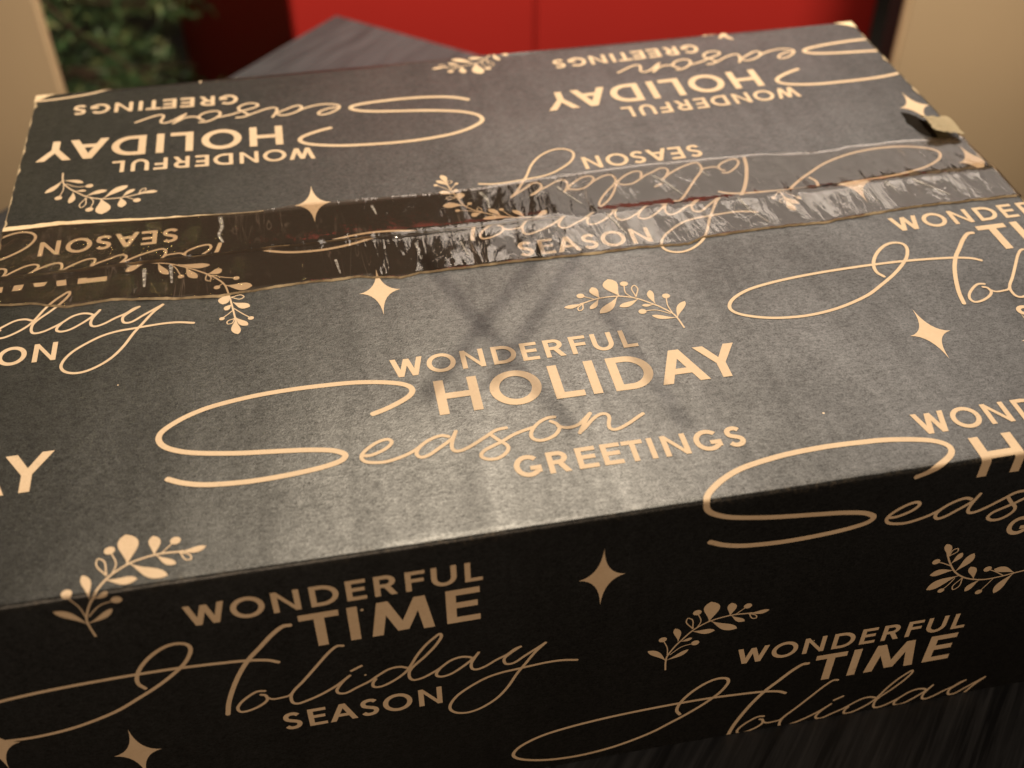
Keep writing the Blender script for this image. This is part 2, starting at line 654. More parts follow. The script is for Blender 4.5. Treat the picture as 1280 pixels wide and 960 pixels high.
def edge_jit(v, seed, amp=0.0005):
    return amp * (n3(v * 60, seed) + 0.6 * n3(v * 220, seed + 3.3))


def sheet_mesh(name, fn, us, ts, parent, thick, inward, edge_cut=None):
    """a board panel: printed face, raw kraft cut edges and back; 'taped' marks the strip under the film"""
    bm = bmesh.new()
    tl = bm.verts.layers.float.new('taped')
    cl = bm.verts.layers.float.new('crease')
    top, bot = [], []
    for j, t in enumerate(ts):
        ra, rb = [], []
        for i, u in enumerate(us):
            uu, tt = u, t
            if i == 0:
                uu += edge_jit(t, 11.0)
            if i == len(us) - 1:
                uu += edge_jit(t, 17.0)
            if edge_cut == 'first' and j == 0:
                tt += edge_jit(u, 23.0, 0.0006)
            if edge_cut == 'last' and j == len(ts) - 1:
                tt += edge_jit(u, 29.0, 0.0006)
            p = fn(uu, tt)
            v = bm.verts.new(p)
            v[tl] = 1.0 if (tape_front(u) < -t < tape_back(u)) else 0.0
            v[cl] = max(0.0, 1 - min(abs(t), abs(t + D)) / 0.0024)
            ra.append(v)
            q = fn(uu, tt, -thick)
            rb.append(bm.verts.new(q))
        top.append(ra)
        bot.append(rb)
    nu, nt = len(us), len(ts)

    def quad(a, b, c, d, mi, sm=True):
        f = bm.faces.new((a, b, c, d))
        f.material_index = mi
        f.smooth = sm
    for j in range(nt - 1):
        for i in range(nu - 1):
            quad(top[j][i], top[j + 1][i], top[j + 1][i + 1], top[j][i + 1], 0)
            quad(bot[j][i], bot[j][i + 1], bot[j + 1][i + 1], bot[j + 1][i], 1)
    for j in range(nt - 1):
        quad(top[j][0], bot[j][0], bot[j + 1][0], top[j + 1][0], 1, False)
        quad(top[j][-1], top[j + 1][-1], bot[j + 1][-1], bot[j][-1], 1, False)
    for i in range(nu - 1):
        quad(top[0][i], top[0][i + 1], bot[0][i + 1], bot[0][i], 1, False)
        quad(top[-1][i], bot[-1][i], bot[-1][i + 1], top[-1][i + 1], 1, False)
    for e in bm.edges:
        if len(e.link_faces) == 2 and e.link_faces[0].material_index != e.link_faces[1].material_index:
            e.smooth = False
    return from_bm(name, bm, [MB_, MK_], parent)


def lerp_poly(tab, x):
    if x <= tab[0][0]:
        return tab[0][1]
    for (x0, y0), (x1, y1) in zip(tab, tab[1:]):
        if x <= x1:
            return y0 + (y1 - y0) * (x - x0) / (x1 - x0)
    return tab[-1][1]


TF = [(0, 131), (14.8, 129.1), (26.9, 124.9), (42, 126), (63.2, 122.7), (77.9, 121.1), (104.9, 123.1), (126.9, 122.4), (139, 119.3), (146.2, 121), (178.8, 121.2), (201.8, 120.6), (228.3, 120.8), (242.7, 119.4), (249.8, 122.6), (273.6, 123.6), (294.4, 123.1), (331.1, 126.1), (377, 125.3)]
TBK = [(0, 176.3), (19.9, 176.8), (48.8, 174.3), (70.6, 173.2), (91.1, 171.8), (106, 172.7), (131.5, 172.1), (157.3, 170.9), (182.3, 171.7), (208, 173.7), (240.9, 175.2), (267, 174.6), (288.8, 174), (313.6, 170.7), (327.4, 172.6), (350.8, 172.5), (377, 170.4)]


def tape_front(u):
    return lerp_poly(TF, u * 1e3) * 1e-3


def tape_back(u):
    return lerp_poly(TBK, u * 1e3) * 1e-3


U = frange(0.0, W, 0.003)
af = math.pi * RF / 4
fold_ts = [-0.012, -0.008, -0.005, -0.003] + [-af + 2 * af * k / 10 for k in range(11)] + [0.003, 0.005]
ts_front = frange(-TS, -0.015, 0.003) + fold_ts
front_flap = sheet_mesh('front_flap', front_sheet, U, ts_front, box, TH_B, None, 'first')
ts_wall = [0.005] + frange(0.009, H - 0.0004, 0.004)
front_wall = sheet_mesh('front_wall', front_sheet, U, ts_wall, box, TH_B, None)
ts_back = frange(-D + 0.012, -TS - 0.0006, 0.003)
ts_back = [-D - 0.005, -D - 0.003] + [-D - af + 2 * af * k / 8 for k in range(9)] + [-D + 0.004, -D + 0.008] + ts_back
back_flap = sheet_mesh('back_flap', back_sheet, U, ts_back, box, TH_B, None, 'last')
ts_bw = [-D - (H - 0.0004)] + [-D - H + 0.004 + (H - 0.009) * k / 10 for k in range(11)]
back_wall = sheet_mesh('back_wall', back_sheet, frange(0, W, 0.02), ts_bw, box, TH_B, None)
side_walls = []
for fn in (left_sheet, right_sheet):
    side_walls.append(sheet_mesh('side_wall', fn, frange(0.0035, D - 0.0035, 0.01), frange(0.0045, H - 0.0004, 0.01), box, TH_B, None))
bm = bmesh.new()
add_box(bm, (0.004, 0.004, 0.0004), (W - 0.004, D - 0.004, 0.0034))
from_bm('bottom_board', bm, MK_, box)


# ---------------------------------------------------------------- printed lettering and ornaments (flat ink-free kraft, laid on the sheets)
def catmull(pts, step=0.7):
    P = [Vector(p) for p in pts]
    P = [P[0] * 2 - P[1]] + P + [P[-1] * 2 - P[-2]]
    out = []
    for i in range(1, len(P) - 2):
        p0, p1, p2, p3 = P[i - 1:i + 3]
        n = max(2, int((p2 - p1).length / step) + 1)
        for k in range(n):
            t = k / n
            # centripetal-like damping keeps tight loops clean
            m1 = (p2 - p0) * 0.5
            m2 = (p3 - p1) * 0.5
            l = (p2 - p1).length
            if m1.length > 1.2 * l:
                m1 = m1.normalized() * 1.2 * l
            if m2.length > 1.2 * l:
                m2 = m2.normalized() * 1.2 * l
            t2, t3 = t * t, t * t * t
            out.append(p1 * (2 * t3 - 3 * t2 + 1) + m1 * (t3 - 2 * t2 + t) + p2 * (-2 * t3 + 3 * t2) + m2 * (t3 - t2))
    out.append(P[-2])
    return out


class Ink:
    """flat shapes in millimetres, x right, y down along the sheet; every piece sits a few microns over the last"""
    def __init__(self):
        self.v = []
        self.f = []
        self.k = 0

    def poly(self, pts):
        i0 = len(self.v)
        h = 0.004 * (self.k % 12)
        self.k += 1
        self.v += [(p[0], p[1], h) for p in pts]
        self.f.append(list(range(i0, i0 + len(pts))))

    def strip(self, left, right, closed=False, rise=0.0):
        i0 = len(self.v)
        h = 0.004 * (self.k % 12)
        self.k += 1
        n = len(left)
        for i, (a, b) in enumerate(zip(left, right)):
            hh = h + rise * i / max(1, n - 1)
            self.v += [(a[0], a[1], hh), (b[0], b[1], hh)]
        for i in range(n if closed else n - 1):
            j = (i + 1) % n
            self.f.append([i0 + 2 * i, i0 + 2 * i + 1, i0 + 2 * j + 1, i0 + 2 * j])

    def ribbon(self, pts, w, caps=True, w_end=None, step=0.7):
        c = catmull(pts, step)
        n = len(c)
        L, R_ = [], []
        for i, p in enumerate(c):
            d = (c[min(i + 1, n - 1)] - c[max(i - 1, 0)])
            if d.length < 1e-9:
                d = Vector((1, 0))
            d.normalize()
            ww = w if w_end is None else w + (w_end - w) * i / (n - 1)
            nn = Vector((-d.y, d.x)) * (ww / 2)
            L.append(p + nn)
            R_.append(p - nn)
        if caps:
            for end in (0, -1):
                p = c[end]
                d = (c[0] - c[1]) if end == 0 else (c[-1] - c[-2])
                d = d.normalized()
                ww = (w if w_end is None or end == 0 else w_end) / 2
                nn = Vector((-d.y, d.x))
                l2, r2 = [], []
                for a in (0.4, 0.75, 0.95):
                    s = math.sqrt(1 - a * a) * ww
                    q = p + d * (a * ww * 0.9)
                    sg = 1 if end == -1 else -1
                    l2.append(q + nn * s * sg)
                    r2.append(q - nn * s * sg)
                if end == 0:
                    L = l2[::-1] + L
                    R_ = r2[::-1] + R_
                else:
                    L = L + l2
                    R_ = R_ + r2
        self.strip(L, R_, rise=0.03)

    def rect(self, x0, y0, x1, y1):
        self.poly([(x0, y0), (x1, y0), (x1, y1), (x0, y1)])

    def arc(self, cx, cy, rx, ry, tx, ty, a0, a1, n=36):
        L, R_ = [], []
        for i in range(n + 1):
            a = math.radians(a0 + (a1 - a0) * i / n)
            L.append((cx + rx * math.cos(a), cy + ry * math.sin(a)))
            R_.append((cx + (rx - tx) * math.cos(a), cy + (ry - ty) * math.sin(a)))
        self.strip(L, R_)

    def leaf(self, x0, y0, x1, y1, w, n=12, outline=0.0):
        a, b = Vector((x0, y0)), Vector((x1, y1))
        d = b - a
        l = d.length
        d.normalize()
        nn = Vector((-d.y, d.x))
        prof = []
        for i in range(n + 1):
            s = i / n
            r = math.sin(math.pi * s ** 1.75) ** 0.75 if 0 < s < 1 else 0.0
            prof.append((s, max(r, 0.10 * (1 - s)) * w / 2 * 1.04 + 0.03))
        bend = 0.06 * l
        cen = [a + d * (l * s) + nn * (bend * math.sin(math.pi * s)) for s, r in prof]
        if outline:
            cen = [a + d * (l * s) for s, r in prof]
            pts = [c + nn * r for c, (s, r) in zip(cen, prof)] + [c - nn * r for c, (s, r) in reversed(list(zip(cen, prof)))]
            self.ribbon([tuple(p) for p in pts[::2]] + [tuple(pts[-1])], outline, False, step=0.4)
        else:
            self.strip([c + nn * r for c, (s, r) in zip(cen, prof)], [c - nn * r for c, (s, r) in zip(cen, prof)])

    def disc(self, x, y, r, n=18):
        self.poly([(x + r * math.cos(2 * math.pi * i / n), y + 0.93 * r * math.sin(2 * math.pi * i / n)) for i in range(n)])

    def glyph(self, ch, x0, x1, yt, yb, s, b):
        """a capital of a geometric sans in the box x0..x1, yt..yb; s = stem, b = bar thickness"""
        w, h = x1 - x0, yb - yt
        R = self.rect

        def dia(xa, ya, xb, yb_, t):      # slanted stroke cut level at both ends; xa, xb = its left corners
            self.poly([(xa, ya), (xa + t, ya), (xb + t, yb_), (xb, yb_)])
        if ch == 'I':
            R(x0, yt, x1, yb)
        elif ch == 'L':
            R(x0, yt, x0 + s, yb)
            R(x0 + s * .98, yb - b, x1, yb)
        elif ch in 'EF':
            R(x0, yt, x0 + s, yb)
            R(x0 + s * .98, yt, x1, yt + b)
            ym = yt + h * 0.47
            R(x0 + s * .98, ym - b / 2, x0 + w * 0.93, ym + b / 2)
            if ch == 'E':
                R(x0 + s * .98, yb - b, x1, yb)
        elif ch == 'H':
            R(x0, yt, x0 + s, yb)
            R(x1 - s, yt, x1, yb)
            ym = yt + h * 0.48
            R(x0 + s * .98, ym - b / 2, x1 - s * .98, ym + b / 2)
        elif ch == 'T':
            xm = (x0 + x1) / 2
            R(x0, yt, x1, yt + b)
            R(xm - s / 2, yt + b * .98, xm + s / 2, yb)
        elif ch == 'N':
            R(x0, yt, x0 + s, yb)
            R(x1 - s, yt, x1, yb)
            self.poly([(x0, yt), (x0 + s * .9, yt), (x1, yb), (x1 - s * .9, yb)])
        elif ch == 'O':
            self.arc((x0 + x1) / 2, (yt + yb) / 2, w / 2, h / 2 + 0.15, s, b, 0, 360, 48)
        elif ch == 'D':
            R(x0, yt, x0 + s, yb)
            xm = x0 + w * 0.40
            R(x0 + s * .98, yt, xm, yt + b)
            R(x0 + s * .98, yb - b, xm, yb)
            self.arc(xm - 0.02, (yt + yb) / 2, x1 - xm, h / 2, s, b, -90, 90, 28)
        elif ch == 'R':
            R(x0, yt, x0 + s, yb)
            hb = h * 0.60
            xm = x0 + w * 0.50
            xr = x0 + w * 0.94
            R(x0 + s * .98, yt, xm, yt + b)
            R(x0 + s * .98, yt + hb - b, xm, yt + hb)
            self.arc(xm - 0.02, yt + hb / 2, xr - xm, hb / 2, s, b, -90, 90, 22)
            dia(x0 + w * 0.40, yt + hb - b * 0.3, x1 - s * 1.15, yb, s * 1.15)
        elif ch == 'U':
            r = w / 2
            ry = h * 0.42
            R(x0, yt, x0 + s, yb - ry)
            R(x1 - s, yt, x1, yb - ry)
            self.arc((x0 + x1) / 2, yb - ry - 0.02, r, ry + 0.1, s, b, 0, 180, 30)
        elif ch == 'A':
            xm = (x0 + x1) / 2
            t = s * 1.12
            dia(xm - t / 2, yt, x0, yb, t)
            dia(xm - t / 2, yt, x1 - t, yb, t)
            ya = yt + h * 0.66
            R(x0 + w * 0.2, ya - b / 2, x1 - w * 0.2, ya + b / 2)
        elif ch == 'Y':
            xm = (x0 + x1) / 2
            t = s * 1.15
            yj = yt + h * 0.56
            self.poly([(x0, yt), (x0 + t, yt), (xm + s / 2, yj), (xm - s / 2, yj)])
            self.poly([(x1 - t, yt), (x1, yt), (xm + s / 2, yj), (xm - s / 2, yj)])
            R(xm - s / 2, yj - 0.3, xm + s / 2, yb)
        elif ch == 'W':
            t = s * 1.08
            xa, xb, xm = x0 + w * 0.285, x0 + w * 0.715, (x0 + x1) / 2
            dia(x0, yt, xa - t / 2, yb, t)
            dia(xm - t / 2, yt + h * .04, xa - t / 2, yb, t)
            dia(xm - t / 2, yt + h * .04, xb - t / 2, yb, t)
            dia(x1 - t, yt, xb - t / 2, yb, t)
        elif ch == 'M':
            t = s * 1.10
            xa, xb, xm = x0 + w * 0.185, x0 + w * 0.815, (x0 + x1) / 2
            dia(xa - t * .35, yt, x0, yb, t)
            dia(xa - t * .35, yt, xm - t / 2, yb - h * .06, t)
            dia(xb - t * .65, yt, xm - t / 2, yb - h * .06, t)
            dia(xb - t * .65, yt, x1 - t, yb, t)
        elif ch == 'S':
            q = s * 0.48
            e = [(0.93, 0.13), (0.75, 0.03), (0.50, 0.0), (0.22, 0.05), (0.06, 0.18), (0.10, 0.36), (0.33, 0.46), (0.62, 0.53), (0.90, 0.64), (0.95, 0.80), (0.78, 0.95), (0.48, 1.0), (0.22, 0.97), (0.02, 0.85)]
            pts = [(x0 + q + (w - 2 * q) * a, yt + q + (h - 2 * q) * c) for a, c in e]
            self.ribbon(pts, (s + b) / 2, False, step=0.35)
        elif ch == 'G':
            cx, cy = x0 + w * 0.52, (yt + yb) / 2
            self.arc(cx, cy, w * 0.52, h / 2 + 0.1, s, b, -42, -318, 40)
            xr = x1
            R(cx + w * 0.06, cy + h * 0.02, xr, cy + h * 0.02 + b)
            R(xr - s, cy + h * 0.02 + b * .98, xr, cy + h * 0.34)


def word(ink, letters, yt, yb, s, b):
    for ch, x0, x1 in letters:
        if ch == 'I':
            xm = (x0 + x1) / 2
            x0, x1 = xm - s / 2, xm + s / 2
        ink.glyph(ch, x0, x1, yt, yb, s, b)


def P(s):
    return [tuple(float(x) for x in q.split(',')) for q in s.split()]


def greeting_a():
    k = Ink()
    word(k, [('W', 130.6, 140.9), ('O', 142, 151.2), ('N', 153, 160.4), ('D', 163, 170.7), ('E', 172.4, 177.8), ('R', 180, 186.4), ('F', 188.5, 193.9), ('U', 195.7, 202.6), ('L', 205.2, 210.1)], -76.6, -67.9, 1.6, 1.5)
    word(k, [('H', 142.8, 156.2), ('O', 159.4, 175.5), ('L', 178.8, 188), ('I', 190.3, 193.6), ('D', 197.6, 211.2), ('A', 212.5, 227.9), ('Y', 226.5, 240.3)], -63.9, -48.4, 3.0, 2.6)
    word(k, [('G', 160.5, 168.3), ('R', 170.3, 176.7), ('E', 178.9, 184.8), ('E', 186.4, 192.2), ('T', 192.8, 199.1), ('I', 200.5, 202.2), ('N', 204.6, 212.2), ('G', 214.1, 222.2), ('S', 223.8, 229.4)], -26.9, -18.5, 1.65, 1.6)
    k.ribbon(P('123.1,-52.9 127.2,-54.4 131.8,-56.7 134.8,-58.8 136.0,-60.8 135.5,-62.9 132.8,-64.9 127.1,-66.7 119.8,-68.0 112.5,-68.5 100.9,-68.8 90.7,-68.4 82.1,-67.2 74.3,-65.4 68.0,-62.7 63.2,-59.5 60.7,-56.9 60.1,-54.5 60.9,-52.0 63.2,-49.7 67.7,-47.4 73.8,-45.7 83.2,-44.0 94.1,-42.7 103.6,-41.4 109.7,-40.0 112.7,-38.4 113.5,-37.0 112.1,-35.3 107.9,-34.0 101.8,-33.0 93.7,-32.3 85.8,-32.1 78.5,-32.5 72.6,-33.3 67.3,-35.0 63.3,-37.2'), 1.85)
    for s in ('118.9,-35.9 120.9,-35.8 123.8,-36.8 126.1,-38.2 127.3,-39.9 126.7,-41.1 125.1,-41.3 122.8,-40.5 120.3,-38.8 118.5,-36.9 118.0,-35.2 118.9,-33.6 121.2,-32.7 124.6,-32.3 128.2,-33.0 131.3,-34.1 134.2,-35.7 137.1,-38.0 140.0,-39.4 142.2,-39.7 144.0,-38.9',
              '135.1,-36.3 134.1,-34.8 133.9,-33.3 135.0,-32.1 137.3,-32.6 140.2,-34.5 143.1,-36.5 145.2,-38.3 146.4,-40.7',
              '146.4,-40.7 144.7,-36.5 144.3,-34.0 145.2,-32.6 147.4,-32.7 150.8,-34.3 154.7,-36.7 158.2,-38.8 161.3,-39.2',
              '156.2,-37.4 158.3,-34.4 160.2,-32.1 160.2,-30.2 158.6,-28.4 156.2,-27.3 153.6,-27.6 152.1,-29.1 153.1,-31.0 155.8,-32.4 159.2,-33.9 162.6,-35.8 165.6,-36.9 167.5,-37.4 168.9,-37.8',
              '174.8,-39.4 176.3,-38.0 176.8,-36.1 175.3,-33.8 172.8,-32.4 170.0,-32.1 168.2,-33.3 168.0,-35.2 169.3,-37.6 171.6,-39.7 174.2,-40.9 176.4,-40.9',
              '176.5,-37.1 178.1,-36.0 180.3,-35.7 182.8,-36.4 185.1,-38.4 187.2,-40.4',
              '187.2,-40.4 184.7,-36.8 182.2,-32.8',
              '182.6,-33.3 184.2,-34.6 187.2,-37.6 189.9,-39.3 191.8,-39.2 192.4,-37.6 191.6,-35.1 191.4,-33.2 192.5,-32.2 194.6,-32.6 197.8,-34.2 200.6,-36.0 202.8,-37.3'):
        k.ribbon(P(s), 1.15, True, step=0.5)
    return k


def greeting_b():
    k = Ink()
    word(k, [('W', 66, 76.8), ('O', 78, 87.1), ('N', 89.1, 96.6), ('D', 99.3, 107.1), ('E', 109.1, 114.6), ('R', 116.8, 123.1), ('F', 125.4, 130.9), ('U', 132.6, 139.7), ('L', 142, 147)], 9.9, 18.4, 1.6, 1.5)
    word(k, [('T', 95, 106.1), ('I', 108.4, 111.3), ('M', 114.5, 132.6), ('E', 136.2, 146)], 21.1, 36.3, 2.9, 2.6)
    word(k, [('S', 84.2, 89.9), ('E', 91.8, 97.3), ('A', 98.1, 106.6), ('S', 107.6, 113.4), ('O', 114.6, 123.7), ('N', 125.7, 133)], 67.3, 76.4, 1.6, 1.5)
    k.ribbon(P('49.5,43.1 48.1,40.0 49.1,35.4 52.4,30.3 56.9,26.3 60.8,24.8 64.1,25.7 64.8,28.6 62.6,33.4 58.9,37.7 53.7,42.3 47.0,47.1 38.9,52.2 27.7,56.4 17.1,58.2 7.8,58.0 0.7,56.6 -5.6,53.9 -8.4,51.0 -8.0,47.8 -4.9,44.4 1.2,41.1 9.4,39.0 19.7,37.5 30.0,36.6 40.4,36.1 48.8,35.9 60.1,36.0 72.7,36.9 79.3,37.7 84.3,39.0 87.1,40.8'), 1.2)
    k.ribbon(P('92.5,24.6 90.4,24.7 87.1,27.6 83.0,32.6 79.4,37.0 76.0,42.7 73.0,49.4 70.5,56.5 69.2,62.5'), 1.45)
    for s, w in (('81.3,53.8 79.0,53.5 76.1,55.4 73.5,58.1 72.4,60.6 73.2,62.5 75.9,62.3 79.2,60.7 81.3,58.5 81.2,56.1 79.9,55.3', .95),
                 ('81.3,57.2 83.0,58.6 85.7,58.6 87.9,58.1 89.5,56.0', .85),
                 ('105.8,38.1 103.9,37.9 101.0,40.8 96.9,46.4 92.7,52.1 89.6,55.9 88.3,58.6 88.3,61.9 89.9,63.1 93.2,62.1 97.0,60.4 101.3,57.7 103.7,55.7 106.2,53.3', 1.0),
                 ('106.2,53.3 103.7,56.1 101.8,59.5 102.2,61.4 104.4,61.9 107.8,60.0 111.6,58.0 114.5,55.7 117.8,53.5 120.9,53.2 123.3,54.4', .95),
                 ('106.9,51.1 108.5,50.2 110.0,49.4', .95),
                 ('113.6,57.5 112.6,59.3 112.8,61.4 115.3,61.7 119.1,59.7 122.5,56.7 124.5,53.4 126.6,49.0 129.5,44.5 132.3,41.5 133.8,40.3 134.1,42.0 132.1,45.9 128.8,50.3 125.4,54.0 123.8,56.7 123.7,59.8 124.9,61.4 127.7,61.0 130.5,59.4 132.9,57.7 136.2,54.7 139.4,53.7 142.2,54.5 143.4,56.1', .95),
                 ('133.4,57.2 131.9,59.8 132.0,61.4 133.6,62.2 136.4,61.5 140.2,58.6 143.5,55.2 145.0,52.9', .95),
                 ('145.0,52.9 142.8,57.4 142.7,60.5 144.3,61.6 147.1,60.6 150.4,58.3 153.7,56.5 156.0,54.4 157.9,53.6', .95),
                 ('157.7,53.7 154.8,56.1 152.8,58.5 153.3,61.3 155.8,61.5 159.3,58.7 162.9,55.9 165.6,53.8', .95),
                 ('165.6,53.8 162.4,57.8 159.4,63.0 156.8,67.5 153.7,74.2 150.0,79.5 145.2,83.2 140.9,84.5 137.3,83.6 135.3,81.1 135.5,77.9 137.7,74.0 141.4,70.6 146.6,67.2 151.7,65.6 156.8,65.1 161.9,64.6 166.6,64.3 171.2,64.6 175.9,65.8', 1.0)):
        k.ribbon(P(s), w, True, step=0.5)
    return k


def berry(k, x, y, r, bx, by, mx, my):
    k.ribbon([(bx, by), (mx, my), (x, y)], 0.38, False, step=0.6)
    k.disc(x, y, r)


def sprig_a():
    k = Ink()
    k.ribbon([(42.35, 16.34), (41.87, 12.55), (41.75, 9.51), (42.24, 7.26), (44.04, 3.04), (45.74, 0.3), (47.67, -2.76), (49.26, -4.72), (51.24, -6.41), (53.77, -8.0), (56.71, -9.07), (60.22, -9.8), (63.42, -9.98), (67.0, -9.75), (68.07, -9.83)], 0.6)
    for l in [(41.73, 11.0, 34.61, 3.99, 2.35), (41.8, 10.72, 49.0, 6.18, 1.9), (44.58, 0.87, 42.52, -6.6, 2.3), (45.39, 1.07, 49.3, -0.18, 1.39), (48.62, -3.93, 56.69, -2.71, 2.4), (53.77, -8.0, 52.8, -18.51, 5.2), (54.65, -8.07, 64.46, -2.2, 3.1), (60.58, -9.73, 60.12, -16.58, 3.0), (61.3, -9.59, 66.47, -5.74, 1.9), (67.18, -9.72, 74.18, -10.26, 1.9)]:
        k.leaf(*l)
    for l in [(48.7, -5.29, 46.15, -11.38, 2.0), (67.36, -9.59, 70.28, -6.55, 1.6)]:
        k.leaf(*l, outline=0.42)
    for b in [(39.04, -1.3, 1.4, 41.84, 7.75, 41.18, 3.47), (50.81, 2.91, 1.4, 42.65, 7.96, 46.18, 4.17), (48.92, -13.69, 1.45, 50.08, -5.48, 50.89, -9.04), (66.1, -13.79, 1.4, 62.36, -9.86, 64.43, -12.08)]:
        berry(k, *b)
    return k


def sprig_b():
    k = Ink()
    k.ribbon([(47.0, -147.2), (54.32, -145.26), (60.57, -143.53), (67.53, -139.36), (73.75, -134.54), (77.17, -130.91), (79.54, -126.94), (80.85, -120.95), (81.81, -115.15), (82.74, -108.39), (83.34, -103.98)], 0.6)
    for l in [(52.0, -145.8, 45.5, -141.6, 2.2), (51.0, -146.2, 57.5, -151.2, 2.2), (56.4, -144.84, 60.08, -137.26, 1.9), (63.34, -142.61, 74.4, -140.05, 2.1), (66.15, -140.24, 70.02, -133.15, 2.2), (73.75, -134.89, 78.54, -136.57, 2.3), (79.88, -126.87, 88.78, -124.87, 3.1), (80.86, -122.08, 78.64, -116.34, 2.8), (82.15, -116.75, 87.74, -113.2, 2.3), (81.81, -115.7, 79.49, -112.85, 1.6), (83.05, -107.25, 83.61, -99.19, 2.2), (82.93, -108.36, 86.9, -103.28, 1.8)]:
        k.leaf(*l[:4], l[4] * 1.3)
    for l in [(73.41, -134.96, 74.12, -130.6, 1.8), (81.51, -119.69, 85.85, -119.05, 2.2), (82.73, -107.86, 80.31, -105.3, 1.9)]:
        k.leaf(*l, outline=0.4)
    for b in [(64.56, -135.18, 1.1, 60.57, -143.53, 62.72, -140.32), (83.43, -130.37, 1.1, 75.12, -133.91, 79.21, -131.68), (76.84, -126.32, 1.1, 78.87, -128.23, 77.85, -127.27), (78.5, -108.48, 0.9, 82.12, -112.33, 80.46, -110.47), (87.94, -106.93, 1.0, 82.46, -113.36, 85.05, -110.11)]:
        berry(k, *b)
    return k


def star(h=13.0, w=7.0):
    """four-pointed star with hollow sides, centre at 0, 0"""
    k = Ink()
    tips = [(0, -h), (w, 0), (0, h), (-w, 0)]
    out = []
    for i in range(4):
        a, b = Vector(tips[i]), Vector(tips[(i + 1) % 4])
        # hyperbola-like side that hugs the centre
        for s in range(8):
            t = s / 8
            ca = a * (1 - t) ** 2 + b * t ** 2
            out.append(ca + (a + b) * (2 * t * (1 - t)) * 0.085)
    ce = Vector((0, 0))
    n = len(out)
    i0 = len(k.v)
    k.v += [(0, 0, 0)] + [(p.x, p.y, 0) for p in out]
    for i in range(n):
        k.f.append([i0, i0 + 1 + i, i0 + 1 + (i + 1) % n])
    return k


INKS = {'a': greeting_a(), 'b': greeting_b(), 'sa': sprig_a(), 'sb': sprig_b(), 'st': star()}
PNAME = {'a': 'printed_greeting', 'b': 'printed_greeting', 'sa': 'printed_sprig', 'sb': 'printed_sprig', 'st': 'printed_star', 'c': 'printed_swash'}


